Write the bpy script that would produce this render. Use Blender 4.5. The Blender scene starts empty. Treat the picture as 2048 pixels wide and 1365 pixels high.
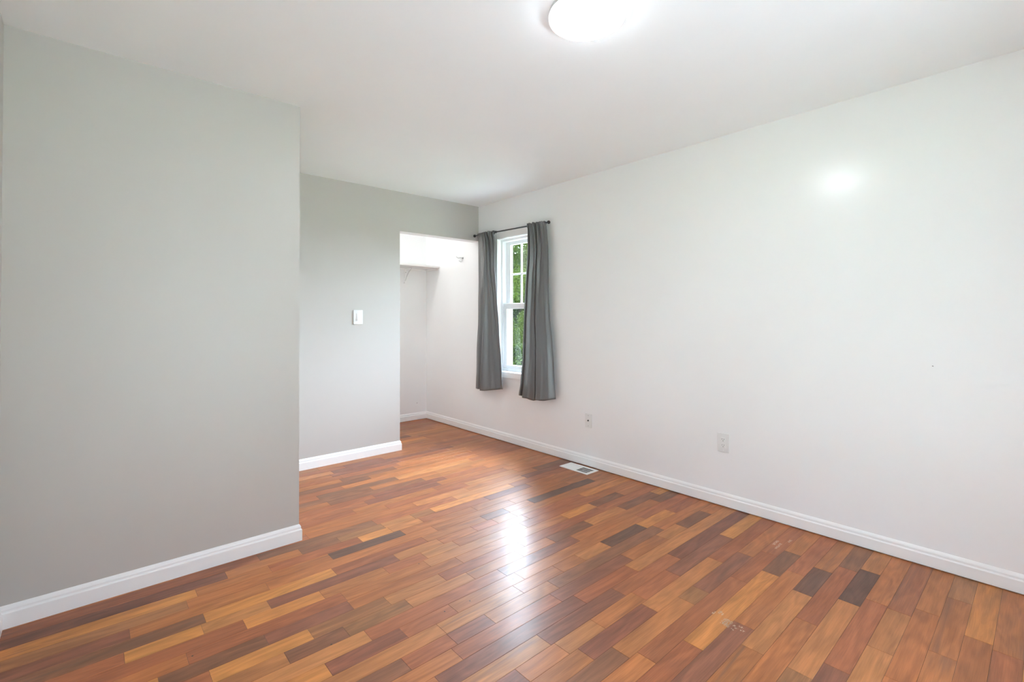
import bpy, bmesh, math, random
from mathutils import Vector, Matrix

scene = bpy.context.scene
COL = scene.collection
W, HPX = 2048, 1365

# ------------------------------------------------------------------ camera
CAM_H = 1.24297
F_PX = 950.808
YAW, PITCH, ROLL = 0.72428, 0.01161, -0.00304
fwd = Vector((math.sin(YAW) * math.cos(PITCH), math.cos(YAW) * math.cos(PITCH), math.sin(PITCH)))
right0 = Vector((math.cos(YAW), -math.sin(YAW), 0))
up0 = right0.cross(fwd)
right = right0 * math.cos(ROLL) + up0 * math.sin(ROLL)
up = up0 * math.cos(ROLL) - right0 * math.sin(ROLL)
cam_data = bpy.data.cameras.new('camera')
cam_data.sensor_fit = 'HORIZONTAL'
cam_data.sensor_width = 36.0
cam_data.lens = 36.0 * F_PX / W
cam_data.shift_y = -(682.5 - 624.909) / W
cam_data.clip_start = 0.02
cam = bpy.data.objects.new('camera', cam_data)
COL.objects.link(cam)
m = Matrix((right, up, -fwd)).transposed().to_4x4()
m.translation = Vector((0, 0, CAM_H))
cam.matrix_world = m
scene.camera = cam

# ------------------------------------------------------------------ light and exposure
SKY = 5.2
SKY_PEAK = 150.0
SKY_COLOR = (0.70, 0.832, 1.0, 1)
SUNWARD = (0.82, 0.22, 0.53)
LAMP = 40.0
CLOSET = 355.0
scene.view_settings.view_transform = 'Standard'
scene.view_settings.look = 'None'
scene.view_settings.gamma = 1.0
scene.view_settings.use_curve_mapping = False
scene.view_settings.exposure = 0.40
world = bpy.data.worlds.new('overcast_sky')
scene.world = world
world.use_nodes = True
wn, wl = world.node_tree.nodes, world.node_tree.links
# thin overcast: an even sky that is several times brighter around the hidden sun, high on the window's side
w_tc = wn.new('ShaderNodeTexCoord')
w_dot = wn.new('ShaderNodeVectorMath'); w_dot.operation = 'DOT_PRODUCT'
w_dot.inputs[1].default_value = Vector(SUNWARD).normalized()
wl.new(w_tc.outputs['Generated'], w_dot.inputs[0])
w_mr = wn.new('ShaderNodeMapRange'); w_mr.interpolation_type = 'SMOOTHSTEP'
w_mr.inputs['From Min'].default_value = 0.45
w_mr.inputs['From Max'].default_value = 1.0
w_mr.inputs['To Min'].default_value = SKY
w_mr.inputs['To Max'].default_value = SKY_PEAK
wl.new(w_dot.outputs['Value'], w_mr.inputs['Value'])
wn['Background'].inputs['Color'].default_value = SKY_COLOR
wl.new(w_mr.outputs['Result'], wn['Background'].inputs['Strength'])
cy = scene.cycles
cy.use_denoising = True
cy.max_bounces = 14
cy.diffuse_bounces = 8
cy.glossy_bounces = 6
cy.transparent_max_bounces = 24
cy.sample_clamp_indirect = 8.0
cy.caustics_reflective = False
cy.caustics_refractive = False

# ------------------------------------------------------------------ room dimensions (metres)
XR, YB, YN, XE, YC, XO, ZO, H = 3.1196, 4.0665, 2.7983, 0.8772, 5.1338, 2.1827, 2.0677, 2.44
XL, YF, XCL = -0.2730, -0.62, 1.00      # left wall, wall behind the camera, closet's left wall
TH = 0.115                               # partition thickness
WY0, WY1, WZ0, WZ1 = 3.255, 3.735, 0.700, 2.045    # window opening in the right wall
RX0, RX1, RZ0, RZ1 = 0.35, 1.95, 0.05, 2.06        # unseen patio door, added behind the camera to let daylight in


def portal(name, loc, rot, sx, sy):
    d = bpy.data.lights.new(name, 'AREA')
    d.shape = 'RECTANGLE'
    d.size, d.size_y = sx, sy
    d.cycles.is_portal = True
    o = bpy.data.objects.new(name, d)
    COL.objects.link(o)
    o.location = loc
    o.rotation_euler = rot


portal('daylight_portal_right', (XR + 0.17, (WY0 + WY1) / 2, (WZ0 + WZ1) / 2), (0, math.pi / 2, 0), WZ1 - WZ0, WY1 - WY0)
portal('daylight_portal_added_door', ((RX0 + RX1) / 2, YF - 0.17, (RZ0 + RZ1) / 2), (math.pi / 2, 0, 0), RX1 - RX0, RZ1 - RZ0)


# ------------------------------------------------------------------ helpers
def srgb(r, g, b):
    f = lambda c: (c / 255 / 12.92) if c / 255 <= 0.04045 else ((c / 255 + 0.055) / 1.055) ** 2.4
    return (f(r), f(g), f(b), 1.0)


def mat(name, color, rough=0.5, spec=0.5, metal=0.0):
    ma = bpy.data.materials.new(name)
    ma.use_nodes = True
    b = ma.node_tree.nodes['Principled BSDF']
    b.inputs['Base Color'].default_value = color
    b.inputs['Roughness'].default_value = rough
    b.inputs['Specular IOR Level'].default_value = spec
    b.inputs['Metallic'].default_value = metal
    return ma


def paint(name, color, rough, bump=0.02, scale=260.0, var=0.03):
    """Rolled wall paint: fine orange-peel bump and a faint, large, cloudy tone change."""
    ma = mat(name, color, rough)
    nt = ma.node_tree
    N, L = nt.nodes, nt.links
    b = N['Principled BSDF']
    geo = N.new('ShaderNodeNewGeometry')
    n1 = N.new('ShaderNodeTexNoise')
    n1.inputs['Scale'].default_value = scale
    n1.inputs['Detail'].default_value = 2
    L.new(geo.outputs['Position'], n1.inputs['Vector'])
    bp = N.new('ShaderNodeBump')
    bp.inputs['Strength'].default_value = bump
    bp.inputs['Distance'].default_value = 0.002
    L.new(n1.outputs['Fac'], bp.inputs['Height'])
    L.new(bp.outputs['Normal'], b.inputs['Normal'])
    n2 = N.new('ShaderNodeTexNoise')
    n2.inputs['Scale'].default_value = 1.7
    n2.inputs['Detail'].default_value = 4
    L.new(geo.outputs['Position'], n2.inputs['Vector'])
    mr = N.new('ShaderNodeMapRange')
    mr.inputs['To Min'].default_value = 1 - var
    mr.inputs['To Max'].default_value = 1 + var
    L.new(n2.outputs['Fac'], mr.inputs['Value'])
    mx = N.new('ShaderNodeVectorMath')
    mx.operation = 'SCALE'
    mx.inputs[0].default_value = color[:3]
    L.new(mr.outputs['Result'], mx.inputs['Scale'])
    L.new(mx.outputs['Vector'], b.inputs['Base Color'])
    return ma


def emis(name, color, strength):
    ma = mat(name, color, 0.4)
    b = ma.node_tree.nodes['Principled BSDF']
    b.inputs['Emission Color'].default_value = color
    b.inputs['Emission Strength'].default_value = strength
    return ma


def box(bm, x0, x1, y0, y1, z0, z1, bev=0.0, mi=0, seg=2):
    vs = [bm.verts.new((x, y, z)) for x in (x0, x1) for y in (y0, y1) for z in (z0, z1)]
    q = [(0, 1, 3, 2), (4, 6, 7, 5), (0, 4, 5, 1), (2, 3, 7, 6), (0, 2, 6, 4), (1, 5, 7, 3)]
    fs = [bm.faces.new([vs[i] for i in f]) for f in q]
    for f in fs:
        f.material_index = mi
    if bev > 0:
        es = list({e for f in fs for e in f.edges})
        bmesh.ops.bevel(bm, geom=es, offset=bev, segments=seg, profile=0.5, affect='EDGES')
    return fs


def tube(bm, pts, rad, n=12, caps=True):
    pts = [Vector(p) for p in pts]
    if not isinstance(rad, (list, tuple)):
        rad = [rad] * len(pts)
    rings = []
    ref = None
    for i, p in enumerate(pts):
        d = (pts[min(i + 1, len(pts) - 1)] - pts[max(i - 1, 0)]).normalized()
        if ref is None:
            ref = d.orthogonal().normalized()
        a = (ref - d * ref.dot(d)).normalized()
        ref = a
        b = d.cross(a)
        rings.append([bm.verts.new(p + (a * math.cos(2 * math.pi * k / n) + b * math.sin(2 * math.pi * k / n)) * rad[i]) for k in range(n)])
    for r0, r1 in zip(rings, rings[1:]):
        for k in range(n):
            bm.faces.new((r0[k], r0[(k + 1) % n], r1[(k + 1) % n], r1[k])).smooth = True
    if caps:
        bm.faces.new(list(reversed(rings[0])))
        bm.faces.new(rings[-1])


def lathe(bm, prof, origin, axis='Z', n=48):
    """prof: list of (radius, height) revolved around an axis through origin."""
    o = Vector(origin)

    def P(r, t, h):
        c, s = r * math.cos(t), r * math.sin(t)
        return o + (Vector((c, s, h)) if axis == 'Z' else Vector((h, c, s)) if axis == 'X' else Vector((s, h, c)))
    rings = []
    for r, h in prof:
        rings.append([bm.verts.new(P(0, 0, h))] if r < 1e-6 else [bm.verts.new(P(r, 2 * math.pi * k / n, h)) for k in range(n)])
    for a, b in zip(rings, rings[1:]):
        for k in range(n):
            k2 = (k + 1) % n
            if len(a) == 1 and len(b) == 1:
                continue
            if len(a) == 1:
                f = bm.faces.new((a[0], b[k2], b[k]))
            elif len(b) == 1:
                f = bm.faces.new((a[k], a[k2], b[0]))
            else:
                f = bm.faces.new((a[k], a[k2], b[k2], b[k]))
            f.smooth = True


def obj(name, bm, mats, parent=None, fix=True):
    if fix:
        bmesh.ops.recalc_face_normals(bm, faces=bm.faces[:])
    me = bpy.data.meshes.new(name)
    bm.to_mesh(me)
    bm.free()
    for ma in (mats if isinstance(mats, (list, tuple)) else [mats]):
        me.materials.append(ma)
    o = bpy.data.objects.new(name, me)
    COL.objects.link(o)
    if parent:
        o.parent = parent
        # children keep world coordinates in their meshes: undo the parents' offset
        off = Vector((0, 0, 0))
        p = parent
        while p:
            off += p.location
            p = p.parent
        o.data.transform(Matrix.Translation(-off))
    return o


def empty(name, loc):
    o = bpy.data.objects.new(name, None)
    o.empty_display_size = 0.05
    COL.objects.link(o)
    o.location = loc
    return o


def tag(o, label=None, cat=None, group=None, kind=None):
    if label: o['label'] = label
    if cat: o['category'] = cat
    if group: o['group'] = group
    if kind: o['kind'] = kind
    return o


def boxobj(name, m_, parent, *a, bev=0.0):
    bm = bmesh.new()
    box(bm, *a, bev=bev)
    return obj(name, bm, m_, parent)


# ------------------------------------------------------------------ paints
M_white = paint('white_wall_paint', (0.860, 0.857, 0.860, 1), 0.22, 0.02)
M_ceil = paint('ceiling_paint', (0.890, 0.915, 0.930, 1), 0.7, 0.02)
M_grey = paint('grey_wall_paint', (0.500, 0.472, 0.443, 1), 0.42, 0.03)
M_trim = mat('white_trim_paint', (0.855, 0.845, 0.838, 1), 0.28)
M_vinyl = mat('white_vinyl', (0.85, 0.86, 0.87, 1), 0.3)
M_plastic = mat('white_plastic', (0.76, 0.755, 0.745, 1), 0.3)
M_dark = mat('dark_recess', (0.02, 0.02, 0.02, 1), 0.6)
M_steel = mat('dull_steel', (0.35, 0.35, 0.34, 1), 0.35, 0.5, 1.0)
M_rod = mat('dark_bronze_rod', (0.035, 0.035, 0.037, 1), 0.38, 0.5, 0.4)

# ------------------------------------------------------------------ the shell
# right wall with its window opening; it runs on into the closet
bm = bmesh.new()
XO2 = XR + 0.15
box(bm, XR, XO2, YF - 0.15, WY0, 0, H)
box(bm, XR, XO2, WY1, YC + 0.12, 0, H)
box(bm, XR, XO2, WY0, WY1, 0, WZ0)
box(bm, XR, XO2, WY0, WY1, WZ1, H)
tag(obj('wall_right', bm, M_white), kind='structure')
# wall behind the camera, with an opening added for fill daylight
bm = bmesh.new()
box(bm, XL - 0.12, RX0, YF - 0.15, YF, 0, H)
box(bm, RX1, XR, YF - 0.15, YF, 0, H)
box(bm, RX0, RX1, YF - 0.15, YF, 0, RZ0)
box(bm, RX0, RX1, YF - 0.15, YF, RZ1, H)
tag(obj('wall_front', bm, M_white), kind='structure')
bm = bmesh.new()
box(bm, XL - 0.12, XL, YF, YN + 0.02, 0, H)
tag(obj('wall_left', bm, M_grey), kind='structure')
# grey block that juts into the room
bm = bmesh.new()
box(bm, XL - 0.12, XE, YN, YB, 0, H, bev=0.0)
tag(obj('wall_near', bm, M_grey), kind='structure')
# grey back wall with the closet opening, its returns and closet side painted white
bm = bmesh.new()
for f in box(bm, XL - 0.12, XO, YB, YB + TH, 0, H) + box(bm, XO, XR, YB, YB + TH, ZO, H):
    f.normal_update()
bmesh.ops.recalc_face_normals(bm, faces=bm.faces[:])
for f in bm.faces:
    f.material_index = 0 if f.normal.y < -0.5 else 1
tag(obj('wall_back', bm, [M_grey, M_white], fix=False), kind='structure')
bm = bmesh.new()
box(bm, XCL - 0.1, XR, YC, YC + 0.12, 0, H)
tag(obj('wall_closet_back', bm, M_white), kind='structure')
bm = bmesh.new()
box(bm, XCL - 0.1, XCL, YB + TH, YC, 0, H)
tag(obj('wall_closet_left', bm, M_white), kind='structure')
bm = bmesh.new()
box(bm, XL - 0.12, XO2, YF - 0.15, YC + 0.12, H, H + 0.12)
tag(obj('ceiling', bm, M_ceil), kind='structure')

# ------------------------------------------------------------------ baseboards
PROF = [(0.0135, 0.0), (0.0135, 0.058), (0.0130, 0.061), (0.0095, 0.064), (0.0085, 0.069), (0.0090, 0.074),
        (0.0075, 0.080), (0.0040, 0.086), (0.0020, 0.089), (0.0, 0.090)]


def baseboard(name, path, z0=0.0, gap=0.0):
    """Moulding swept along a wall path; the room lies to the right of the path."""
    bm = bmesh.new()
    P = [Vector(p) for p in path]
    rows = []
    for i, p in enumerate(P):
        ds = []
        if i > 0: ds.append((P[i] - P[i - 1]).normalized())
        if i < len(P) - 1: ds.append((P[i + 1] - P[i]).normalized())
        ns = [Vector((d.y, -d.x)) for d in ds]
        n = sum(ns, Vector((0, 0)))
        n = n / n.dot(ns[0]) if len(ns) == 2 else ns[0]
        col = []
        for d, z in PROF:
            zz = z0 + gap if z == 0 else z + z0
            col.append(bm.verts.new((p.x + n.x * d, p.y + n.y * d, zz)))
        col.append(bm.verts.new((p.x, p.y, z0 + gap)))
        rows.append(col)
    for a, b in zip(rows, rows[1:]):
        k = len(a)
        for j in range(k):
            bm.faces.new((a[j], a[(j + 1) % k], b[(j + 1) % k], b[j]))
    bm.faces.new(rows[0])
    bm.faces.new(list(reversed(rows[-1])))
    return tag(obj(name, bm, M_trim), kind='structure')


baseboard('baseboard_left', [(XL, YF), (XL, YN - 0.0136)])
baseboard('baseboard_near', [(XL, YN), (XE, YN), (XE, YB)])
baseboard('baseboard_back', [(XE + 0.0136, YB), (XO, YB), (XO, YB + TH)])
baseboard('baseboard_closet', [(XCL, YC), (XR - 0.0136, YC)], gap=0.004)
baseboard('baseboard_right', [(XR, YC), (XR, YF)], gap=0.007)

# ------------------------------------------------------------------ floor: every board laid row by row
A0, BW = 0.154, 0.0794
JOINTS = {
    0: [(2.556,'N','O')],
    1: [(2.846,'N','Td')],
    3: [(2.205,'T','T'),(2.549,'T','R')],
    5: [(2.471,'T','K'),(2.845,'K','T')],
    6: [(2.795,'R','D')],
    7: [(2.4,'T','K'),(2.694,'K','N')],
    8: [(1.977,'M','N')],
    9: [(1.713,'R','O'),(2.47,'O','D'),(2.769,'D','N')],
    10: [(2.301,'R','R'),(2.671,'R','R')],
    11: [(1.476,'D','T'),(1.958,'T','Td'),(2.09,'Td','M'),(2.57,'M','N')],
    12: [(1.373,'N','M'),(1.794,'M','T'),(2.399,'T','R')],
    13: [(1.128,'M','N'),(1.544,'T','N'),(2.121,'R','M'),(2.699,'M','O')],
    14: [(1.313,'T','M'),(1.794,'M','R'),(2.275,'R','M')],
    15: [(0.896,'N','M'),(1.619,'M','R'),(2.009,'R','T')],
    16: [(1.019,'N','R'),(2.085,'M','N'),(2.636,'T','D'),(2.935,'D','N')],
    17: [(0.853,'D','R'),(1.238,'M','N'),(1.617,'N','D')],
    18: [(1.054,'T','T'),(1.734,'N','N'),(2.116,'T','K'),(2.46,'K','O'),(2.785,'O','R')],
    19: [(0.635,'O','M'),(1.165,'R','N'),(1.549,'N','N'),(2.565,'N','R')],
    20: [(0.818,'T','R'),(2.044,'M','N'),(2.867,'N','D')],
    21: [(0.543,'T','D'),(1.042,'Td','T'),(1.374,'T','N'),(1.691,'N','N'),(2.259,'D','T'),(2.988,'D','O')],
    22: [(0.317,'R','O'),(0.654,'O','Td'),(1.266,'T','R')],
    23: [(0.179,'O','D'),(0.513,'D','M'),(0.847,'M','N'),(1.419,'N','N'),(1.808,'N','N'),(2.493,'O','D'),(2.798,'D','N')],
    24: [(1.277,'N','T')],
    25: [(0.474,'R','O'),(0.783,'O','N'),(1.093,'N','R'),(1.51,'T','N'),(2.575,'R','O')],
    26: [(0.097,'R','O'),(0.584,'T','M'),(1.192,'M','T'),(1.694,'N','R'),(2.003,'N','N')],
    27: [(0.358,'D','O'),(0.898,'O','R'),(1.827,'N','D'),(2.23,'N','K'),(2.877,'K','N')],
    28: [(0.12,'M','N'),(0.619,'N','N'),(1.523,'N','N')],
    29: [(0.94,'N','K'),(1.358,'K','N')],
    30: [(0.363,'O','N'),(0.671,'N','R'),(1.136,'R','O'),(1.524,'T','R'),(2.439,'M','N')],
    31: [(0.496,'M','N'),(0.84,'N','D'),(1.313,'Td','T'),(1.656,'Td','O')],
    32: [(0.656,'R','D'),(1.884,'R','T')],
    33: [(2.733,'N','D')],
    34: [(2.102,'R','T'),(2.589,'T','N')],
    35: [(1.875,'N','R')],
    38: [(1.199,'N','D'),(1.922,'D','N')],
    39: [(1.535,'D','N'),(2.095,'N','T'),(2.592,'T','N')],
    40: [(1.182,'R','D')],
    41: [(1.388,'R','N')],
    42: [(1.632,'D','N'),(2.438,'N','R')],
    43: [(1.438,'N','D')],
    46: [(1.462,'T','M')],
    47: [(1.594,'R','M'),(1.94,'M','N')],
    52: [(2.61,'O','N')],
    55: [(3.056,'T','N')],
    56: [(2.903,'N','T')],
}

TONE = {'N': (0.325, 0.108, 0.032), 'T': (0.365, 0.136, 0.042), 'O': (0.455, 0.170, 0.042), 'R': (0.282, 0.086, 0.031),
        'M': (0.198, 0.066, 0.033), 'D': (0.185, 0.071, 0.032), 'K': (0.120, 0.052, 0.030), 'Td': (0.265, 0.105, 0.038)}
rng = random.Random(11)


def row_boards(r):
    js = JOINTS.get(r, [])
    x_lo, x_hi = XL - 0.02, XR + 0.02
    fixed = [(x_lo, None, js[0][1] if js else None)] + [(x, L, R) for x, L, R in js]
    out = []
    pts = [(x, L, R) for x, L, R in js]
    edges = [x_lo] + [p[0] for p in pts] + [x_hi]
    for i in range(len(edges) - 1):
        a, b = edges[i], edges[i + 1]
        left = pts[i - 1][2] if i > 0 else None       # tone just right of the left joint
        rght = pts[i][1] if i < len(pts) else None    # tone just left of the right joint
        n = 1
        if left and rght and left != rght:
            n = 2
        if (b - a) / n > (1.15 if (left or rght) else 0.8):
            n = max(n, int(round((b - a) / 0.62)))
        cuts = [a]
        for k in range(1, n):
            cuts.append(a + (b - a) * (k + rng.uniform(-0.22, 0.22)) / n)
        cuts.append(b)
        for k in range(n):
            t = None
            if k == 0 and left: t = left
            if k == n - 1 and rght and (t is None or n > 1): t = rght
            if t is None:
                t = rng.choices(['N', 'T', 'R', 'M', 'Td'], [50, 14, 26, 6, 4])[0]
            out.append((cuts[k], cuts[k + 1], t))
    return out


bm = bmesh.new()
ca = bm.loops.layers.float_color.new('board_tone')
cs = bm.loops.layers.float_color.new('board_seed')
G, BV, DZ = 0.00035, 0.0007, 0.0006


def add_board(x0, x1, y0, y1, tone, seed):
    o = [(x0, y0), (x1, y0), (x1, y1), (x0, y1)]
    a = [bm.verts.new((x, y, -DZ)) for x, y in ((x0 + G, y0 + G), (x1 - G, y0 + G), (x1 - G, y1 - G), (x0 + G, y1 - G))]
    g = G + BV
    b = [bm.verts.new((x, y, 0)) for x, y in ((x0 + g, y0 + g), (x1 - g, y0 + g), (x1 - g, y1 - g), (x0 + g, y1 - g))]
    fs = [bm.faces.new(b)] + [bm.faces.new((a[k], a[(k + 1) % 4], b[(k + 1) % 4], b[k])) for k in range(4)]
    for f in fs:
        for l in f.loops:
            l[ca] = (*tone, 1)
            l[cs] = seed


r0 = int(math.floor((YF - A0) / BW))
r1 = int(math.ceil((YC - A0) / BW))
for r in range(r0, r1 + 1):
    y0, y1 = A0 + BW * r, A0 + BW * (r + 1)
    for x0, x1, t in row_boards(r):
        j = rng.uniform(0.9, 1.1)
        h = rng.uniform(0.96, 1.04)
        c = TONE[t]
        tone = (c[0] * j, c[1] * j * h, c[2] * j * h)
        seed = (rng.random(), rng.random(), rng.random(), 1.0)
        add_board(x0, x1, y0, y1, tone, seed)
box(bm, XL - 0.1, XR + 0.1, YF - 0.1, YC + 0.1, -0.15, -0.0012)
SCUFFS = [[(1.9202, 0.9007), (1.9477, 0.893), (1.9646, 0.8864), (1.9576, 0.8673), (1.9224, 0.8656), (1.9151, 0.8762)], [(1.9449, 0.8578), (1.9492, 0.8498), (1.9425, 0.8477), (1.9384, 0.8529)], [(1.9161, 0.8549), (1.9188, 0.8444), (1.914, 0.8431), (1.9124, 0.8526)], [(1.9339, 0.8471), (1.9363, 0.8345), (1.9314, 0.8332), (1.9296, 0.8445)], [(1.955, 0.8405), (1.9604, 0.8234), (1.9561, 0.8224), (1.9507, 0.8387)], [(1.9345, 0.828), (1.9418, 0.8119), (1.9376, 0.8109), (1.9303, 0.8262)], [(1.9594, 0.9524), (1.9768, 0.9459), (1.9738, 0.9432), (1.9564, 0.9489)], [(1.98, 0.9368), (2.0004, 0.9294), (1.9966, 0.9256), (1.9762, 0.9329)], [(1.9789, 0.9216), (1.9945, 0.9184), (1.9905, 0.9157), (1.9746, 0.9184)], [(2.8931, 0.9718), (2.9246, 0.9671), (2.912, 0.9595), (2.8861, 0.961)], [(2.7994, 1.0171), (2.8608, 1.0085), (2.857, 1.0057), (2.7942, 1.0127)], [(2.7595, 0.9929), (2.8356, 0.9847), (2.8307, 0.9815), (2.7541, 0.9889)]]
DOTS = [(1.9005, 2.1559), (1.2469, 2.1256), (1.126, 1.7088), (0.6912, 1.8253), (1.2504, 1.6983), (0.2853, 2.1045), (1.5076, 1.7028)]
sr = random.Random(3)
for poly in SCUFFS:      # pale paint scrapes on the boards: clusters of small ragged flecks
    xs, ys = [p[0] for p in poly], [p[1] for p in poly]
    area = (max(xs) - min(xs)) * (max(ys) - min(ys))
    for k in range(max(4, int(area / 9e-6))):
        x, y = sr.uniform(min(xs), max(xs)), sr.uniform(min(ys), max(ys))
        rx, ry = sr.uniform(0.0010, 0.0038), sr.uniform(0.0006, 0.0018)
        f = bm.faces.new([bm.verts.new((x + rx * sr.uniform(.5, 1.2) * math.cos(a), y + ry * sr.uniform(.5, 1.2) * math.sin(a), 0.0002)) for a in [q * math.pi / 3.5 for q in range(7)]])
        for l in f.loops:
            l[ca] = (0.50, 0.37, 0.28, 1)
            l[cs] = (0.1, 0.2, 0.3, 1)
for x, y in DOTS:        # nail heads and dark specks
    f = bm.faces.new([bm.verts.new((x + 0.0035 * math.cos(a), y + 0.0035 * math.sin(a), 0.0002)) for a in [k * math.pi / 4 for k in range(8)]])
    for l in f.loops:
        l[ca] = (0.03, 0.02, 0.015, 1)
        l[cs] = (0.1, 0.2, 0.3, 1)
for f in bm.faces:
    if f.calc_center_median().z < -0.001:
        for l in f.loops:
            l[ca] = (0.02, 0.011, 0.007, 1)
            l[cs] = (0, 0, 0, 1)


def floor_material():
    ma = mat('hardwood_boards', (0.4, 0.2, 0.1, 1), 0.3)
    nt = ma.node_tree
    N, L = nt.nodes, nt.links
    b = N['Principled BSDF']
    tone = N.new('ShaderNodeVertexColor'); tone.layer_name = 'board_tone'
    seed = N.new('ShaderNodeVertexColor'); seed.layer_name = 'board_seed'
    sep = N.new('ShaderNodeSeparateColor')
    L.new(seed.outputs['Color'], sep.inputs['Color'])
    geo = N.new('ShaderNodeNewGeometry')
    off = N.new('ShaderNodeVectorMath'); off.operation = 'MULTIPLY_ADD'
    off.inputs[1].default_value = (37.0, 53.0, 71.0)
    L.new(seed.outputs['Color'], off.inputs[0])
    L.new(geo.outputs['Position'], off.inputs[2])

    def grain(sx, sy, detail, dist=0.0, rough=0.55):
        mp = N.new('ShaderNodeMapping')
        mp.inputs['Scale'].default_value = (sx, sy, sy)
        L.new(off.outputs['Vector'], mp.inputs['Vector'])
        n = N.new('ShaderNodeTexNoise')
        n.inputs['Scale'].default_value = 1.0
        n.inputs['Detail'].default_value = detail
        n.inputs['Roughness'].default_value = rough
        n.inputs['Distortion'].default_value = dist
        L.new(mp.outputs['Vector'], n.inputs['Vector'])
        return n.outputs['Fac']

    def rng_(v, a, b_, c, d):
        m_ = N.new('ShaderNodeMapRange')
        for k, x in zip(('From Min', 'From Max', 'To Min', 'To Max'), (a, b_, c, d)):
            m_.inputs[k].default_value = x
        L.new(v, m_.inputs['Value'])
        return m_.outputs['Result']

    def mul(p, q):
        m_ = N.new('ShaderNodeMath'); m_.operation = 'MULTIPLY'
        L.new(p, m_.inputs[0]); L.new(q, m_.inputs[1])
        return m_.outputs['Value']
    broad = rng_(grain(2.6, 22, 3, 1.2), 0.3, 0.7, 0.80, 1.18)      # figure, bands along the board
    fine = rng_(grain(9, 260, 4, 0.3), 0.3, 0.7, 0.86, 1.12)        # fibres
    # growth-ring figure: wavy bands that follow a slow noise
    rn = N.new('ShaderNodeMath'); rn.operation = 'MULTIPLY'; rn.inputs[1].default_value = 46.0
    L.new(grain(1.5, 7.5, 2, 0.6), rn.inputs[0])
    sn = N.new('ShaderNodeMath'); sn.operation = 'SINE'
    L.new(rn.outputs['Value'], sn.inputs[0])
    rings = rng_(sn.outputs['Value'], -1.0, 1.0, 0.90, 1.07)
    val = mul(mul(broad, fine), rings)
    # dark mineral streaks on part of the boards
    st = rng_(grain(1.1, 30, 2, 0.35), 0.58, 0.72, 0.0, 1.0)
    on = rng_(sep.outputs['Red'], 0.55, 0.75, 0.0, 0.45)
    streak = mul(st, on)
    sc = N.new('ShaderNodeVectorMath'); sc.operation = 'SCALE'
    L.new(tone.outputs['Color'], sc.inputs[0]); L.new(val, sc.inputs['Scale'])
    mix = N.new('ShaderNodeMix'); mix.data_type = 'RGBA'
    L.new(streak, mix.inputs['Factor'])
    L.new(sc.outputs['Vector'], mix.inputs['A'])
    mix.inputs['B'].default_value = (0.11, 0.058, 0.038, 1)
    L.new(mix.outputs['Result'], b.inputs['Base Color'])
    # worn satin finish with smudges
    sm = N.new('ShaderNodeTexNoise')
    sm.inputs['Scale'].default_value = 5.0
    sm.inputs['Detail'].default_value = 6
    L.new(geo.outputs['Position'], sm.inputs['Vector'])
    rg = N.new('ShaderNodeMath'); rg.operation = 'MULTIPLY_ADD'
    rg.inputs[1].default_value = 0.22; rg.inputs[2].default_value = 0.32
    L.new(sm.outputs['Fac'], rg.inputs[0])
    L.new(rg.outputs['Value'], b.inputs['Roughness'])
    b.inputs['Coat Weight'].default_value = 0.24
    b.inputs['Coat Roughness'].default_value = 0.24
    b.inputs['Coat IOR'].default_value = 1.4
    b.inputs['Specular IOR Level'].default_value = 0.31
    bp = N.new('ShaderNodeBump')
    bp.inputs['Strength'].default_value = 0.06
    bp.inputs['Distance'].default_value = 0.001
    L.new(fine, bp.inputs['Height'])
    L.new(bp.outputs['Normal'], b.inputs['Normal'])
    return ma


tag(obj('floor', bm, floor_material()), kind='structure')


# ------------------------------------------------------------------ window in the right wall
def glass_mat():
    ma = bpy.data.materials.new('window_glass')
    ma.use_nodes = True
    N, L = ma.node_tree.nodes, ma.node_tree.links
    N.clear()
    out = N.new('ShaderNodeOutputMaterial')
    tr = N.new('ShaderNodeBsdfTransparent'); tr.inputs['Color'].default_value = (0.95, 0.97, 0.96, 1)
    gl = N.new('ShaderNodeBsdfGlossy'); gl.inputs['Roughness'].default_value = 0.0
    lw = N.new('ShaderNodeLayerWeight'); lw.inputs['Blend'].default_value = 0.5
    pw = N.new('ShaderNodeMath'); pw.operation = 'POWER'; pw.inputs[1].default_value = 4.0
    L.new(lw.outputs['Facing'], pw.inputs[0])
    fr = N.new('ShaderNodeMath'); fr.operation = 'MULTIPLY_ADD'; fr.inputs[1].default_value = 0.6; fr.inputs[2].default_value = 0.035
    L.new(pw.outputs['Value'], fr.inputs[0])
    mx = N.new('ShaderNodeMixShader')
    L.new(fr.outputs['Value'], mx.inputs['Fac'])
    L.new(tr.outputs['BSDF'], mx.inputs[1]); L.new(gl.outputs['BSDF'], mx.inputs[2])
    L.new(mx.outputs['Shader'], out.inputs['Surface'])
    return ma


M_glass = glass_mat()


def peeling_paint():
    ma = mat('peeling_sill_paint', (0.72, 0.73, 0.75, 1), 0.6)
    N, L = ma.node_tree.nodes, ma.node_tree.links
    b = N['Principled BSDF']
    geo = N.new('ShaderNodeNewGeometry')
    n = N.new('ShaderNodeTexNoise'); n.inputs['Scale'].default_value = 38; n.inputs['Detail'].default_value = 5
    n.inputs['Distortion'].default_value = 1.0
    L.new(geo.outputs['Position'], n.inputs['Vector'])
    r = N.new('ShaderNodeValToRGB')
    r.color_ramp.elements[0].position = 0.38; r.color_ramp.elements[0].color = (0.16, 0.165, 0.17, 1)
    r.color_ramp.elements[1].position = 0.47; r.color_ramp.elements[1].color = (0.74, 0.75, 0.77, 1)
    L.new(n.outputs['Fac'], r.inputs['Fac'])
    L.new(r.outputs['Color'], b.inputs['Base Color'])
    return ma


win = tag(empty('window_1', (XR, (WY0 + WY1) / 2, WZ0)), kind='structure')


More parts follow.
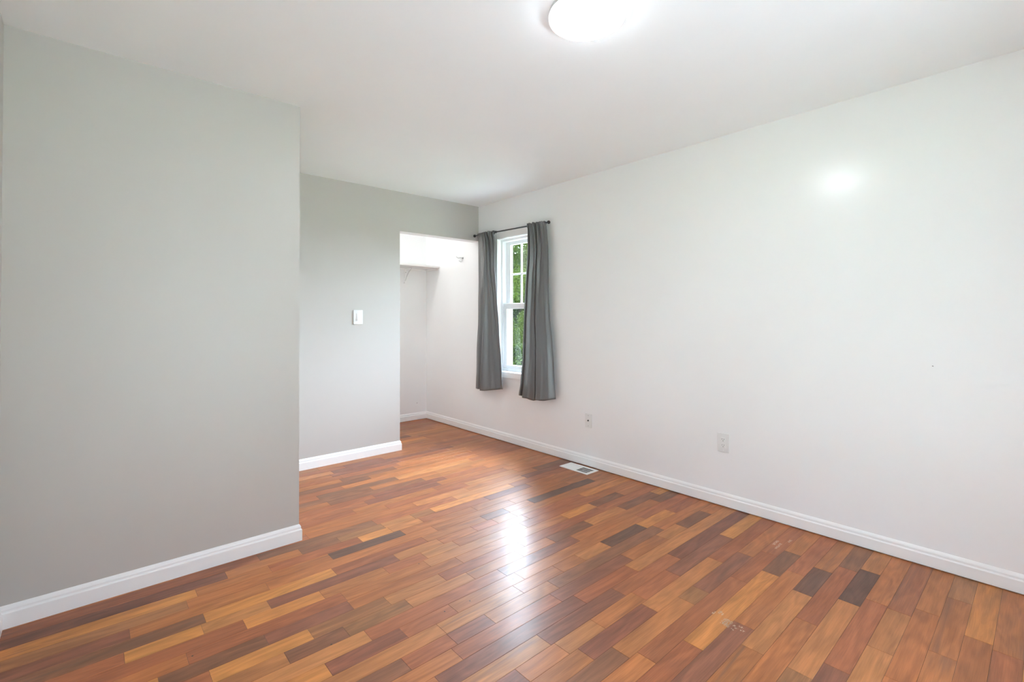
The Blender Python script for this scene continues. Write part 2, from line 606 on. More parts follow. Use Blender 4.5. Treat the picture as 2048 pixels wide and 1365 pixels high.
def ring(bm, x0, x1, y0, y1, z0, z1, w, wt=None, wb=None, bev=0.0015):
    """Rectangular frame in a wall plane of constant x."""
    wt = w if wt is None else wt
    wb = w if wb is None else wb
    box(bm, x0, x1, y0, y0 + w, z0, z1, bev)
    box(bm, x0, x1, y1 - w, y1, z0, z1, bev)
    box(bm, x0, x1, y0 + w, y1 - w, z1 - wt, z1, bev)
    box(bm, x0, x1, y0 + w, y1 - w, z0, z0 + wb, bev)


bm = bmesh.new()
ring(bm, XR - 0.014, XR, WY0 - 0.058, WY1 + 0.058, WZ0 - 0.058, WZ1 + 0.058, 0.058)
obj('window_casing', bm, M_trim, win)
bm = bmesh.new()      # painted jamb lining of the opening
box(bm, XR - 0.002, XR + 0.14, WY0, WY0 + 0.004, WZ0, WZ1)
box(bm, XR - 0.002, XR + 0.14, WY1 - 0.004, WY1, WZ0, WZ1)
box(bm, XR - 0.002, XR + 0.14, WY0, WY1, WZ1 - 0.004, WZ1)
obj('window_jamb', bm, M_trim, win)
bm = bmesh.new()
box(bm, XR - 0.004, XR + 0.07, WY0 + 0.004, WY1 - 0.004, WZ0 - 0.002, WZ0 + 0.006, 0.001)
rr = random.Random(4)
for k in range(26):   # flakes of lifted paint along the sill
    fy = WY0 + 0.02 + rr.random() * 0.44
    fx = XR + 0.012 + rr.random() * 0.03
    s = rr.uniform(0.006, 0.016)
    vs = [bm.verts.new((fx + rr.uniform(-1, 1) * s * .6, fy + a * s, WZ0 + 0.006 + rr.uniform(0.0, 0.006))) for a in (-1, -.3, .4, 1)]
    vs.append(bm.verts.new((fx + s * 0.8, fy, WZ0 + 0.0065)))
    bm.faces.new(vs)
obj('window_sill', bm, peeling_paint(), win)
bm = bmesh.new()
ring(bm, XR + 0.036, XR + 0.135, WY0 + 0.004, WY1 - 0.004, WZ0 + 0.004, WZ1 - 0.004, 0.022, 0.022, 0.024)
obj('window_frame', bm, M_vinyl, win)
GY0, GY1 = 3.343, 3.647
bm = bmesh.new()      # upper sash, the outer one
ring(bm, XR + 0.086, XR + 0.118, WY0 + 0.026, WY1 - 0.026, 1.335, WZ1 - 0.026, WY1 - 0.026 - GY1, 0.034, 0.045, 0.002)
us = obj('upper_sash', bm, M_vinyl, win)
bm = bmesh.new()
yc_ = (GY0 + GY1) / 2
box(bm, XR + 0.094, XR + 0.110, yc_ - 0.0085, yc_ + 0.0085, 1.38, 1.985, 0.002)
box(bm, XR + 0.0945, XR + 0.1095, GY0 - 0.001, GY1 + 0.001, 1.676, 1.693, 0.002)
obj('muntin', bm, M_vinyl, us)
boxobj('pane', M_glass, us, XR + 0.1005, XR + 0.1035, GY0 - 0.004, GY1 + 0.004, 1.376, 1.989)
bm = bmesh.new()      # lower sash, the inner one
ring(bm, XR + 0.046, XR + 0.080, WY0 + 0.026, WY1 - 0.026, WZ0 + 0.030, 1.388, 0.048, 0.056, 0.036, 0.002)
ls = obj('lower_sash', bm, M_vinyl, win)
boxobj('pane', M_glass, ls, XR + 0.0615, XR + 0.0645, WY0 + 0.070, WY1 - 0.070, WZ0 + 0.062, 1.336)
bm = bmesh.new()
ring(bm, XR + 0.0600, XR + 0.0660, WY0 + 0.0735, WY1 - 0.0735, WZ0 + 0.0655, 1.3325, 0.0025, bev=0)
obj('gasket', bm, M_dark, ls)
bm = bmesh.new()
for ya, yb2 in ((WY0 + 0.026, WY0 + 0.068), (WY1 - 0.068, WY1 - 0.026)):
    box(bm, XR + 0.112, XR + 0.132, ya, yb2, WZ0 + 0.028, 1.335, 0.001)
obj('screen_track', bm, M_vinyl, win)

# glazed patio door added out of view to fill the room with daylight
added_door = tag(empty('added_door_1', ((RX0 + RX1) / 2, YF, RZ0)), kind='structure')
bm = bmesh.new()
for a in ((RX0 - 0.06, RX0, 0, RZ1 + 0.06), (RX1, RX1 + 0.06, 0, RZ1 + 0.06), (RX0, RX1, RZ1, RZ1 + 0.06)):
    box(bm, a[0], a[1], YF, YF + 0.014, a[2], a[3], 0.0015)
obj('added_door_casing', bm, M_trim, added_door)
xm = (RX0 + RX1) / 2
for xa, xb, yy in ((RX0, xm + 0.03, YF - 0.06), (xm - 0.03, RX1, YF - 0.10)):
    bm = bmesh.new()
    for a in ((xa, xa + 0.06, RZ0, RZ1), (xb - 0.06, xb, RZ0, RZ1), (xa + 0.06, xb - 0.06, RZ1 - 0.06, RZ1), (xa + 0.06, xb - 0.06, RZ0, RZ0 + 0.09)):
        box(bm, a[0], a[1], yy - 0.018, yy + 0.018, a[2], a[3])
    f2 = obj('added_door_leaf', bm, M_vinyl, added_door)
    boxobj('pane', M_glass, f2, xa + 0.055, xb - 0.055, yy - 0.0015, yy + 0.0015, RZ0 + 0.085, RZ1 - 0.055)

# ------------------------------------------------------------------ curtain rod and curtains
RA, RB = Vector((XR - 0.07, 4.020, 2.1145)), Vector((XR - 0.07, 2.972, 2.0945))
rod = tag(empty('curtain_rod', (RA + RB) / 2), 'dark metal curtain rod with small knob ends above the window', 'curtain rod')
bm = bmesh.new(); tube(bm, [RA, RA.lerp(RB, 0.42)], 0.0058, 14); tube(bm, [RA.lerp(RB, 0.40), RB], 0.0072, 14)
obj('rod', bm, M_rod, rod)
bm = bmesh.new(); q = RA.lerp(RB, 0.315); tube(bm, [q + Vector((0, 0.006, 0)), q - Vector((0, 0.006, 0))], 0.0115, 16)
obj('collar', bm, M_rod, rod)
FIN = [(0.0055, 0), (0.0075, 0.002), (0.0075, 0.005), (0.0060, 0.007), (0.0120, 0.011), (0.0150, 0.017), (0.0155, 0.023), (0.0140, 0.029), (0.0090, 0.034), (0, 0.0355)]
for P_, s in ((RA, 1), (RB, -1)):
    bm = bmesh.new()
    lathe(bm, [(r, s * hh) for r, hh in FIN], P_, 'Y', 24)
    obj('finial', bm, M_rod, rod)
for t in (0.05, 0.90):
    P_ = RA.lerp(RB, t)
    bm = bmesh.new()
    box(bm, XR - 0.004, XR, P_.y - 0.008, P_.y + 0.008, P_.z - 0.032, P_.z + 0.008, 0.001)
    box(bm, XR - 0.070, XR - 0.002, P_.y - 0.004, P_.y + 0.004, P_.z - 0.017, P_.z - 0.009, 0.001)
    tube(bm, [(XR - 0.07 + 0.0095 * math.cos(a), P_.y, P_.z + 0.0095 * math.sin(a)) for a in [math.pi * (1.0 + k / 10) for k in range(11)]], 0.0022, 8)
    obj('bracket', bm, M_rod, rod)


def fabric():
    ma = mat('grey_satin_curtain', (0.104, 0.101, 0.100, 1), 0.36, 0.9)
    N, L = ma.node_tree.nodes, ma.node_tree.links
    b = N['Principled BSDF']
    b.inputs['Sheen Weight'].default_value = 0.15
    b.inputs['Sheen Roughness'].default_value = 0.4
    geo = N.new('ShaderNodeNewGeometry')
    mp = N.new('ShaderNodeMapping'); mp.inputs['Scale'].default_value = (900, 900, 120)
    L.new(geo.outputs['Position'], mp.inputs['Vector'])
    n = N.new('ShaderNodeTexNoise'); n.inputs['Scale'].default_value = 1; n.inputs['Detail'].default_value = 2
    L.new(mp.outputs['Vector'], n.inputs['Vector'])
    n2 = N.new('ShaderNodeTexNoise'); n2.inputs['Scale'].default_value = 26; n2.inputs['Detail'].default_value = 4
    L.new(geo.outputs['Position'], n2.inputs['Vector'])
    ad = N.new('ShaderNodeMath'); ad.operation = 'MULTIPLY_ADD'; ad.inputs[1].default_value = 3.0
    L.new(n2.outputs['Fac'], ad.inputs[0]); L.new(n.outputs['Fac'], ad.inputs[2])
    bp = N.new('ShaderNodeBump'); bp.inputs['Strength'].default_value = 0.25; bp.inputs['Distance'].default_value = 0.0015
    L.new(ad.outputs['Value'], bp.inputs['Height']); L.new(bp.outputs['Normal'], b.inputs['Normal'])
    return ma


M_fabric = fabric()


def interp(tab, t):
    for (t0, v0), (t1, v1) in zip(tab, tab[1:]):
        if t <= t1:
            u = (t - t0) / (t1 - t0)
            u = u * u * (3 - 2 * u) * 0.5 + u * 0.5
            return v0 + (v1 - v0) * u
    return tab[-1][1]


def curtain(name, label, left, rght, folds, bottom, seed, g0, g1):
    """left / rght: (t, y) of the two side edges from rod (0) to hem (1). folds: (s, depth at top, depth at hem)."""
    r = random.Random(seed)
    NS, NT = 150, 110
    ph = [r.uniform(0, 6.28) for _ in range(6)]
    bm = bmesh.new()
    grid = []
    for j in range(NT + 1):
        t = j / NT
        yl, yr = interp(left, t), interp(rght, t)
        row = []
        for i in range(NS + 1):
            s = i / NS
            # main pleats: interpolated depths, sharper toward the top
            d = 0.0
            w = t ** 0.75
            for (p0, q0, a0, b0), (p1, q1, a1, b1) in zip(folds, folds[1:]):
                s0, s1 = p0 + (q0 - p0) * w, p1 + (q1 - p1) * w
                if s0 <= s <= s1:
                    u = (s - s0) / (s1 - s0)
                    u = 0.5 - 0.5 * math.cos(math.pi * u)
                    top = a0 + (a1 - a0) * u
                    bot = b0 + (b1 - b0) * u
                    d = (top * (1 - w) + bot * w) * (1.3 + 0.7 * w)
            g = math.exp(-t * 7.5)
            d += g * (0.005 * math.sin(s * 61 + ph[0]) + 0.004 * math.sin(s * 97 + ph[1])) * min(1, max(0.1, (s - g0) * 6 if g0 < 0.5 else (g1 - s) * 6))
            d += 0.0022 * math.sin(s * 19 + ph[2] + t * 3.5) * min(1, t * 3) + 0.0014 * math.sin(t * 23 + s * 7 + ph[3])
            zt = RA.z + (RB.z - RA.z) * ((RA.y - (yl + (yr - yl) * s)) / (RA.y - RB.y)) + 0.016 + 0.0022 * math.sin(s * 61 + ph[4])
            zb = interp(bottom, s)
            z = zt + (zb - zt) * t
            # the rod pocket: fabric wraps in front of the rod
            pocket = 0.013 if z > RA.z - 0.024 else 0.013 * math.exp(-((RA.z - 0.024 - z) / 0.02)) + 0.0
            x = XR - 0.072 - d - pocket
            x = min(x, XR - 0.018)
            yy = yl + (yr - yl) * (s + 0.012 * math.sin(s * 14 + ph[5] + t * 2) * math.sin(math.pi * s))
            row.append(bm.verts.new((x, yy, z)))
        grid.append(row)
    for a, b in zip(grid, grid[1:]):
        for i in range(NS):
            bm.faces.new((a[i], a[i + 1], b[i + 1], b[i])).smooth = True
    # back flap of the rod pocket, closing over the rod behind it
    back = []
    for i in range(NS + 1):
        v0 = grid[0][i].co
        back.append([grid[0][i], bm.verts.new((XR - 0.064, v0.y, v0.z - 0.002)), bm.verts.new((XR - 0.061, v0.y, v0.z - 0.020)), bm.verts.new((XR - 0.066, v0.y, v0.z - 0.036))])
    for a, b in zip(back, back[1:]):
        for k in range(3):
            bm.faces.new((a[k], a[k + 1], b[k + 1], b[k])).smooth = True
    # hem line: a turned-up band standing proud of the cloth
    o = obj(name, bm, M_fabric)
    so = o.modifiers.new('cloth_thickness', 'SOLIDIFY')
    so.thickness = 0.0014
    so.offset = 0
    tag(o, label, 'curtain')
    return o


curtain('curtain', 'grey curtain beside the closet opening, with its flat left edge by the corner',
        [(0, 3.990), (0.2, 3.985), (0.5, 3.990), (0.8, 4.020), (1, 4.030)],
        [(0, 3.712), (0.1, 3.700), (0.25, 3.700), (0.42, 3.668), (0.65, 3.632), (0.82, 3.604), (1, 3.585)],
        [(0, 0, -0.008, -0.002), (.18, .13, -0.002, 0.006), (.36, .25, 0.002, -0.012), (.42, .375, -0.012, 0.038), (.47, .43, 0.014, 0.034),
         (.53, .60, -0.010, 0.012), (.60, .76, 0.014, -0.002), (.67, .88, -0.012, -0.012), (.76, .94, 0.014, -0.010), (.86, .97, -0.010, -0.002), (1, 1, 0.004, 0.004)],
        [(0, 0.496), (0.5, 0.502), (1, 0.535)], 3, 0.25, 1)
curtain('curtain', 'longer grey curtain on the right of the window, hanging lower with a wavy hem',
        [(0, 3.213), (0.16, 3.215), (0.36, 3.240), (0.55, 3.262), (0.78, 3.275), (0.93, 3.300), (1, 3.325)],
        [(0, 2.988), (0.15, 2.965), (0.42, 2.962), (0.55, 2.952), (0.68, 2.925), (0.82, 2.912), (1, 2.890)],
        [(0, 0, 0.000, 0.010), (.08, .10, 0.014, 0.030), (.16, .16, -0.008, 0.010), (.22, .22, 0.014, 0.034), (.32, .30, -0.010, 0.020), (.42, .44, 0.016, 0.006),
         (.50, .50, -0.010, -0.022), (.58, .57, 0.014, 0.022), (.66, .72, -0.014, 0.028), (.76, .88, 0.006, 0.012), (1, 1, -0.008, -0.010)],
        [(0, 0.530), (0.22, 0.505), (0.42, 0.482), (0.6, 0.500), (0.8, 0.506), (1, 0.524)], 8, 0.9, 0.85)

# ------------------------------------------------------------------ ceiling light
LX, LY = 1.444, 1.184
lamp = tag(empty('ceiling_light', (LX, LY, H)), 'round white glowing flush ceiling light in the middle of the ceiling', 'ceiling light')
bm = bmesh.new()
lathe(bm, [(0, H), (0.146, H), (0.147, H - 0.014), (0.140, H - 0.016), (0, H - 0.016)], (LX, LY, 0), 'Z', 96)
obj('base', bm, M_plastic, lamp)
bm = bmesh.new()
lathe(bm, [(0.1405, H - 0.0165), (0.1495, H - 0.0165), (0.150, H - 0.022), (0.147, H - 0.030), (0.138, H - 0.037), (0.115, H - 0.043), (0.075, H - 0.047), (0.03, H - 0.049), (0, H - 0.0492)], (LX, LY, 0), 'Z', 96)
bm.faces.ensure_lookup_table()
for f in bm.faces:
    f.material_index = 1 if f.calc_center_median().z > H - 0.0285 else 0
obj('diffuser', bm, [emis('lit_diffuser', (0.90, 0.955, 1.0, 1), LAMP), emis('lit_diffuser_rim', (0.90, 0.955, 1.0, 1), 1.6)], lamp)

# bulb inside the closet, hidden above the header
CLX, CLY = 1.50, 4.62
cl = tag(empty('closet_light', (CLX, CLY, H)), 'bare bulb light on the closet ceiling, in front of the shelf', 'ceiling light')
bm = bmesh.new()
lathe(bm, [(0, H), (0.055, H), (0.055, H - 0.012), (0.03, H - 0.03), (0.022, H - 0.05), (0, H - 0.05)], (CLX, CLY, 0), 'Z', 32)
obj('lampholder', bm, M_plastic, cl)
bm = bmesh.new()
lathe(bm, [(0.013, H - 0.05), (0.016, H - 0.07), (0.028, H - 0.095), (0.030, H - 0.115), (0.024, H - 0.135), (0.012, H - 0.146), (0, H - 0.149)], (CLX, CLY, 0), 'Z', 32)
obj('bulb', bm, emis('lit_bulb', (0.975, 0.985, 0.955, 1), CLOSET), cl)

# ------------------------------------------------------------------ closet shelf, hook
sh = tag(empty('closet_shelf', (2.4, YC, 1.84)), 'white wooden shelf across the back of the closet', 'shelf')
boxobj('board', M_trim, sh, XCL, XR - 0.001, 4.8204, YC - 0.001, 1.8415, 1.8605, bev=0.001)
boxobj('cleat', M_trim, sh, XCL + 0.02, XR - 0.02, YC - 0.019, YC - 0.0005, 1.822, 1.841, bev=0.001)
boxobj('cleat', M_trim, sh, XR - 0.019, XR - 0.0005, 4.86, YC - 0.020, 1.822, 1.841, bev=0.001)
BX = 2.818
bm = bmesh.new()
box(bm, BX - 0.013, BX + 0.013, YC - 0.023, YC - 0.0195, 1.66, 1.838, 0.0015)
box(bm, BX - 0.013, BX + 0.013, 4.90, YC - 0.021, 1.8365, 1.8412, 0.0015)
box(bm, BX - 0.013, BX + 0.013, YC - 0.021, YC - 0.001, 1.66, 1.664, 0.001)
tube(bm, [(BX, YC - 0.022, 1.69), (BX, YC - 0.045, 1.73), (BX, YC - 0.10, 1.79), (BX, YC - 0.20, 1.838)], 0.004, 8)
br = obj('shelf_bracket', bm, M_trim, sh)
for zz in (1.79, 1.70):
    bm = bmesh.new()
    lathe(bm, [(0, -0.0262), (0.003, -0.0258), (0.0042, -0.0235), (0.0042, -0.022)], (BX + 0.004, YC, zz), 'Y', 12)
    obj('screw', bm, M_steel, br)

hk = tag(empty('wall_hook', (XR, 4.38, 1.90)), 'small bent wire hook on the white closet side wall', 'hook')
bm = bmesh.new()
box(bm, XR - 0.003, XR, 4.346, 4.362, 1.903, 1.924, 0.001)
tube(bm, [(XR - 0.002, 4.354, 1.916), (XR - 0.018, 4.354, 1.916)], 0.004, 10)
obj('hook_plate', bm, M_steel, hk)
bm = bmesh.new()
tube(bm, [(XR - 0.030, 4.4425, 1.9370), (XR - 0.022, 4.4210, 1.9205), (XR - 0.018, 4.3696, 1.9195), (XR - 0.019, 4.345, 1.9140), (XR - 0.020, 4.3395, 1.9050),
          (XR - 0.020, 4.3430, 1.8790), (XR - 0.021, 4.3500, 1.8720), (XR - 0.023, 4.3650, 1.8712), (XR - 0.030, 4.3900, 1.8845)], 0.0027, 10)
obj('wire', bm, M_steel, hk)
nl = bmesh.new()
tube(nl, [(XR + 0.003, 0.3824, 0.9955), (XR - 0.016, 0.3835, 0.9985)], 0.0012, 8)
lathe(nl, [(0, -0.0172), (0.0026, -0.0172), (0.0026, -0.0160), (0, -0.0160)], (XR, 0.3835, 0.9985), 'X', 12)
tag(obj('nail', nl, M_steel), 'tiny nail left in the white wall, far right of the photo', 'nail')
sc_ = bmesh.new()
px_ = 2.987
lathe(sc_, [(0, -0.003), (0.004, -0.0024), (0.005, 0.0)], (px_, YC, 0.205), 'Y', 14)
tag(obj('wall_screw', sc_, M_steel), 'small screw head low on the closet back wall above the baseboard', 'screw')


# ------------------------------------------------------------------ wall plates
def plate_x(name, label, cat, yc, zc, w, h):
    e = tag(empty(name, (XR, yc, zc)), label, cat)
    bm = bmesh.new()
    box(bm, XR - 0.006, XR, yc - w / 2, yc + w / 2, zc - h / 2, zc + h / 2, 0.0022, seg=3)
    obj('cover_plate', bm, M_plastic, e)
    return e


def screw_x(parent, y, z, x=None, r=0.0032):
    x = XR - 0.006 if x is None else x
    bm = bmesh.new()
    lathe(bm, [(0, x - 0.0012), (r, x - 0.0008), (r, x)], (0, y, z), 'X', 14)
    s = obj('screw', bm, M_steel, parent)
    return s


oy, oz = 1.4295, 0.4168
out = plate_x('power_outlet', 'white double power outlet low on the right wall, the larger wall plate', 'outlet', oy, oz, 0.077, 0.123)
bm = bmesh.new()
box(bm, XR - 0.0080, XR - 0.0055, oy - 0.0165, oy + 0.0165, oz - 0.0335, oz + 0.0335, 0.0008)
rc = obj('receptacle', bm, M_plastic, out)
for dz in (0.019, -0.019):
    bm = bmesh.new()
    for dy in (0.0064, -0.0064):
        box(bm, XR - 0.0083, XR - 0.0070, oy + dy - 0.0011, oy + dy + 0.0011, oz + dz + 0.0005, oz + dz + 0.0085)
    lathe(bm, [(0, XR - 0.0083), (0.0026, XR - 0.0083), (0.0026, XR - 0.0070)], (0, oy, oz + dz - 0.0065), 'X', 14)
    obj('socket_slots', bm, M_dark, rc)
for dz in (0.049, -0.049):
    bm = bmesh.new()
    lathe(bm, [(0, XR - 0.0068), (0.0028, XR - 0.0064), (0.0028, XR - 0.0055)], (0, oy, oz + dz), 'X', 14)
    obj('screw', bm, M_plastic, out)

cyy, cz = 2.562, 0.380
cx_ = plate_x('cable_outlet', 'small white cable TV wall plate with one dark jack, above the floor vent', 'outlet', cyy, cz, 0.069, 0.114)
bm = bmesh.new()
lathe(bm, [(0, XR - 0.0155), (0.0032, XR - 0.0155), (0.0045, XR - 0.0150), (0.0045, XR - 0.0085), (0.0068, XR - 0.0085), (0.0068, XR - 0.0055)], (0, cyy, cz + 0.002), 'X', 16)
obj('cable_jack', bm, mat('tarnished_brass', (0.05, 0.042, 0.035, 1), 0.4, 0.5, 0.7), cx_)
for dz in (0.043, -0.043):
    screw_x(cx_, cyy, cz + dz)

sx, sz = 1.7714, 1.2521
sw = tag(empty('light_switch', (sx, YB, sz)), 'white light switch on the grey back wall beside the closet opening', 'light switch')
bm = bmesh.new()
box(bm, sx - 0.0425, sx + 0.0425, YB - 0.007, YB, sz - 0.063, sz + 0.063, 0.0025, seg=3)
obj('cover_plate', bm, M_plastic, sw)
bm = bmesh.new()
box(bm, sx - 0.0165, sx + 0.0165, YB - 0.0085, YB - 0.006, sz - 0.0335, sz + 0.0335, 0.0006)
fr_ = obj('switch_frame', bm, M_plastic, sw)
bm = bmesh.new()
v = [bm.verts.new(p) for p in ((sx - 0.0125, YB - 0.0083, sz + 0.030), (sx + 0.0125, YB - 0.0083, sz + 0.030), (sx + 0.0125, YB - 0.0145, sz - 0.030), (sx - 0.0125, YB - 0.0145, sz - 0.030),
                               (sx - 0.0125, YB - 0.0075, sz + 0.030), (sx + 0.0125, YB - 0.0075, sz + 0.030), (sx + 0.0125, YB - 0.0075, sz - 0.030), (sx - 0.0125, YB - 0.0075, sz - 0.030))]
for q_ in ((0, 1, 2, 3), (4, 7, 6, 5), (0, 4, 5, 1), (3, 2, 6, 7), (0, 3, 7, 4), (1, 5, 6, 2)):
    bm.faces.new([v[k] for k in q_])
obj('rocker', bm, M_plastic, sw)

# ------------------------------------------------------------------ floor vent
VX0, VX1, VY0, VY1 = 2.934, 3.081, 2.430, 2.725
M_vent = mat('white_enamel', (0.82, 0.82, 0.80, 1), 0.35)
vt = tag(empty('floor_vent', ((VX0 + VX1) / 2, (VY0 + VY1) / 2, 0)), 'white metal floor vent by the right baseboard', 'floor vent')
bm = bmesh.new()
mg, zt = 0.022, 0.005
ym = (VY0 + VY1) / 2
for a in ((VX0, VX0 + mg, VY0, VY1), (VX1 - mg, VX1, VY0, VY1), (VX0 + mg, VX1 - mg, VY0, VY0 + mg), (VX0 + mg, VX1 - mg, VY1 - mg, VY1), (VX0 + mg, VX1 - mg, ym - 0.007, ym + 0.007)):
    box(bm, *a, 0.0, zt, 0.0012)
obj('vent_frame', bm, M_vent, vt)
bm = bmesh.new()
box(bm, VX0 + mg - 0.002, VX1 - mg + 0.002, VY0 + mg - 0.002, VY1 - mg + 0.002, 0.0001, 0.0008)
obj('painted_duct_pan', bm, mat('painted_duct_shade', (0.045, 0.043, 0.04, 1), 0.6), vt)  # thin solid pan, coloured dark for the shade below the louvres
for (ya, yb2, lean) in ((VY0 + mg, ym - 0.007, -1), (ym + 0.007, VY1 - mg, 1)):
    bm = bmesh.new()
    n = 9
    for k in range(n):
        y = ya + (k + 0.5) * (yb2 - ya) / n
        dy = 0.0052 * lean
        t_ = 0.0007
        p = [(y - dy, 0.0010), (y + dy, 0.0046)]
        vs = []
        for xx in (VX0 + mg, VX1 - mg):
            for (yy, zz) in ((p[0][0] - t_, p[0][1]), (p[0][0] + t_, p[0][1]), (p[1][0] + t_, p[1][1]), (p[1][0] - t_, p[1][1])):
                vs.append(bm.verts.new((xx, yy, zz)))
        for q_ in ((0, 1, 2, 3), (7, 6, 5, 4), (0, 4, 5, 1), (1, 5, 6, 2), (2, 6, 7, 3), (3, 7, 4, 0)):
            bm.faces.new([vs[i] for i in q_])
    for fx in (0.33, 0.66):
        xx = VX0 + mg + (VX1 - VX0 - 2 * mg) * fx
        box(bm, xx - 0.001, xx + 0.001, ya, yb2, 0.0008, 0.0036)
    obj('louvres', bm, M_vent, vt)

# ------------------------------------------------------------------ outdoors, seen through the window
GZ = -0.45
bm = bmesh.new()
box(bm, -40, 60, -40, 60, GZ - 0.3, GZ)
M_lawn = mat('lawn', (0.13, 0.17, 0.08, 1), 0.9)
tag(obj('ground', bm, M_lawn), kind='structure')
bm = bmesh.new()
box(bm, -1.5, 4.5, -7.0, YF - 0.16, GZ, -0.02)
box(bm, XO2, 5.4, 1.0, 8.0, GZ, GZ + 0.04)
tag(obj('added_bounce_patio', bm, mat('pale_bounce_concrete', (0.74, 0.73, 0.70, 1), 0.85)), kind='structure')  # unseen pale slabs, added to bounce daylight up onto the ceiling


def leaf_mat(name, a, b_):
    ma = mat(name, a, 0.7, 0.05)
    N, L = ma.node_tree.nodes, ma.node_tree.links
    b = N['Principled BSDF']
    vc = N.new('ShaderNodeVertexColor'); vc.layer_name = 'leaf_seed'
    r = N.new('ShaderNodeValToRGB')
    r.color_ramp.elements[0].color = a
    r.color_ramp.elements[1].color = b_
    L.new(vc.outputs['Color'], r.inputs['Fac'])
    L.new(r.outputs['Color'], b.inputs['Base Color'])
    # thin leaves let some light through
    out = [n for n in N if n.type == 'OUTPUT_MATERIAL'][0]
    tl = N.new('ShaderNodeBsdfTranslucent')
    L.new(r.outputs['Color'], tl.inputs['Color'])
    mx = N.new('ShaderNodeMixShader'); mx.inputs['Fac'].default_value = 0.3
    L.new(b.outputs['BSDF'], mx.inputs[1]); L.new(tl.outputs['BSDF'], mx.inputs[2])
    L.new(mx.outputs['Shader'], out.inputs['Surface'])
    return ma


M_bark = mat('bark', (0.012, 0.009, 0.007, 1), 0.9)


def tree(name, label, x, y, hgt, rad, leaves, size, material, seed, zlow=0.0, shape=1.0, group=None):
    r = random.Random(seed)
    root = tag(empty(name, (x, y, GZ)), label, 'tree' if 'tree' in name else 'bush', group)
    bm = bmesh.new()
    tops = []
    tube(bm, [(x, y, GZ - 0.05), (x + r.uniform(-.05, .05), y + r.uniform(-.05, .05), GZ + hgt * 0.4), (x, y, GZ + hgt * 0.85)], [0.05 * hgt / 3, 0.035 * hgt / 3, 0.012], 10)
    for k in range(11):
        z = GZ + hgt * r.uniform(0.15, 0.75)
        a = r.uniform(0, 6.283)
        l = rad * r.uniform(0.5, 0.95)
        e = Vector((x + math.cos(a) * l, y + math.sin(a) * l, z + l * r.uniform(0.3, 0.8)))
        tube(bm, [(x, y, z), Vector((x, y, z)).lerp(e, 0.5) + Vector((0, 0, -0.05)), e], [0.018, 0.012, 0.004], 6)
        tops.append(e)
    obj('trunk', bm, M_bark, root)
    bm = bmesh.new()
    lc = bm.loops.layers.float_color.new('leaf_seed')
    clumps = []
    for k in range(70):
        a = r.uniform(0, 6.283); q_ = math.sqrt(r.random())
        z = zlow + (1 - zlow) * r.random()
        w = (1 - 0.55 * max(0, z - 0.55) / 0.45) * shape if z > .55 else 1.0
        clumps.append((Vector((x + math.cos(a) * q_ * rad * w, y + math.sin(a) * q_ * rad * w, GZ + z * hgt)), rad * r.uniform(0.16, 0.34), r.uniform(-0.22, 0.22)))
    for k in range(leaves):
        c, cr, tone = r.choice(clumps)
        d = Vector((r.gauss(0, 1), r.gauss(0, 1), r.gauss(0, 0.8)))
        d = d.normalized() * (r.random() ** 0.4) * cr
        p = c + d
        n = (d.normalized() + Vector((r.gauss(0, .5), r.gauss(0, .5), r.gauss(0.5, .5)))).normalized()
        t = n.orthogonal().normalized()
        t = Matrix.Rotation(r.uniform(0, 6.283), 3, n) @ t
        t = (t + Vector((0, 0, -0.5))).normalized()
        bq = n.cross(t).normalized()
        s = size * r.uniform(0.6, 1.25)
        wv = s * 0.24
        mid = n * (-0.12 * s)
        vs = [bm.verts.new(p), bm.verts.new(p + t * s * 0.45 + bq * wv), bm.verts.new(p + t * s + n * -0.1 * s), bm.verts.new(p + t * s * 0.45 - bq * wv), bm.verts.new(p + t * s * 0.5 + mid)]
        sv = min(1, max(0, 0.5 + tone + r.uniform(-0.28, 0.28)))
        for f in (bm.faces.new((vs[0], vs[1], vs[4])), bm.faces.new((vs[1], vs[2], vs[4])), bm.faces.new((vs[2], vs[3], vs[4])), bm.faces.new((vs[3], vs[0], vs[4]))):
            for l in f.loops:
                l[lc] = (sv, sv, sv, 1)
    obj('foliage', bm, material, root, fix=False)
    return root


LEAF_A = leaf_mat('dark_green_leaves', (0.003, 0.009, 0.002, 1), (0.026, 0.046, 0.006, 1))
LEAF_B = leaf_mat('bright_green_leaves', (0.007, 0.015, 0.003, 1), (0.048, 0.066, 0.008, 1))


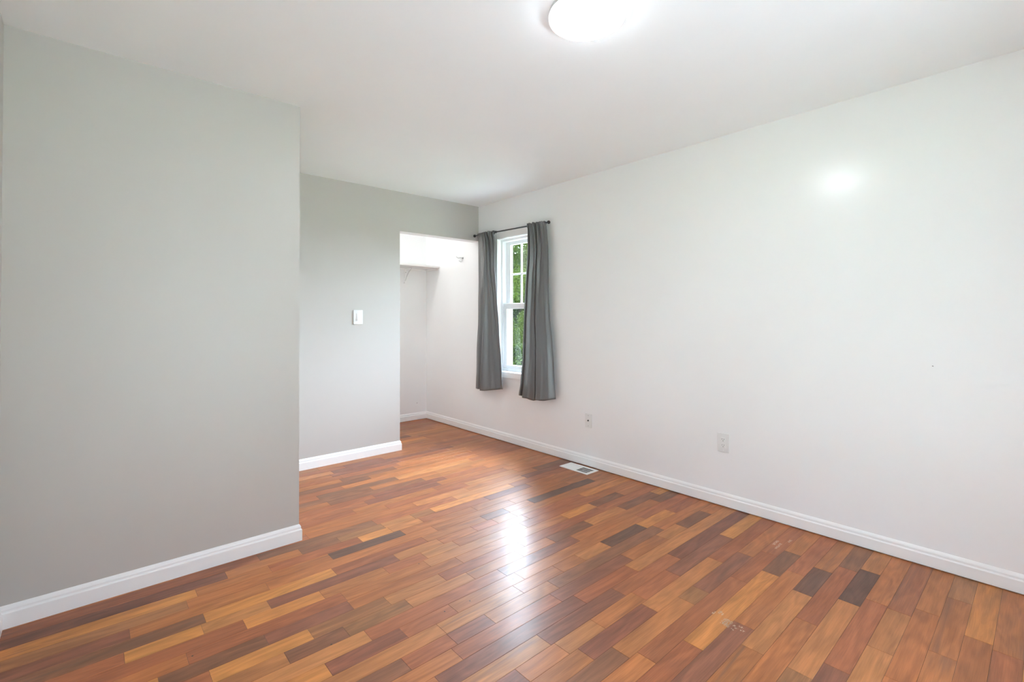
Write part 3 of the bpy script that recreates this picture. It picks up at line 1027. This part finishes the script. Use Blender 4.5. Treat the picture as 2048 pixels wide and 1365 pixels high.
def hedge(name, label, x0, x1, y0, y1, hgt, leaves, size, material, seed):
    r = random.Random(seed)
    root = tag(empty(name, ((x0 + x1) / 2, (y0 + y1) / 2, GZ)), label, 'hedge')
    bm = bmesh.new()
    box(bm, x0 + 0.2, x1 - 0.2, y0 + 0.2, y1 - 0.2, GZ - 0.05, GZ + hgt - 0.25)
    obj('dark_core', bm, M_bark, root)  # solid dark box added inside the hedge to close gaps between leaves
    bm = bmesh.new()
    lc = bm.loops.layers.float_color.new('leaf_seed')
    for k in range(leaves):
        side = r.random()
        v = r.random()
        if side < 0.8:
            p = Vector((x0 + r.random() ** 2 * 0.35, y0 + (y1 - y0) * r.random(), GZ + hgt * v)); n = Vector((-1, 0, 0.35))
        else:
            p = Vector((x0 + (x1 - x0) * r.random(), y0 + (y1 - y0) * r.random(), GZ + hgt - r.random() ** 2 * 0.3)); n = Vector((-0.3, 0, 1))
        wob = 0.16 * math.sin(p.y * 2.3 + p.z * 1.7) + 0.1 * math.sin(p.y * 5.1 - p.z * 3.3)
        p.x += wob * 0.8; p.z += wob * (1.0 if side >= 0.8 else 0.3)
        n = (n.normalized() + Vector((r.gauss(0, .5), r.gauss(0, .5), r.gauss(0, .5)))).normalized()
        t = Matrix.Rotation(r.uniform(0, 6.283), 3, n) @ n.orthogonal().normalized()
        t = (t + Vector((0, 0, -0.6))).normalized()
        b_ = n.cross(t).normalized()
        s = size * r.uniform(0.6, 1.3)
        vs = [bm.verts.new(q_) for q_ in (p, p + t * s * 0.45 + b_ * s * 0.24, p + t * s, p + t * s * 0.45 - b_ * s * 0.24)]
        sv = min(1, max(0, 0.5 + wob * 1.5 + r.uniform(-0.3, 0.3)))
        f = bm.faces.new(vs)
        for l in f.loops:
            l[lc] = (sv, sv, sv, 1)
    obj('foliage', bm, material, root, fix=False)
    return root


LEAF_C = leaf_mat('mixed_green_leaves', (0.002, 0.006, 0.001, 1), (0.030, 0.046, 0.006, 1))
tree('leafy_tree', 'dense green tree close behind the window panes', 8.3, 8.6, 3.95, 1.5, 62000, 0.052, LEAF_B, 5)
tree('leafy_tree', 'paler green tree further back, showing through the top of the window', 12.4, 12.4, 5.0, 2.3, 46000, 0.080, LEAF_B, 9)
hedge('leafy_hedge', 'long dark green hedge behind the trees outside the window', 15.6, 17.2, 7.0, 36.0, 4.9, 150000, 0.110, LEAF_A, 21)
tree('leafy_bush', 'low bush with bright leaves at the bottom of the window', 6.2, 6.75, 1.12, 0.55, 8000, 0.060, LEAF_C, 13)
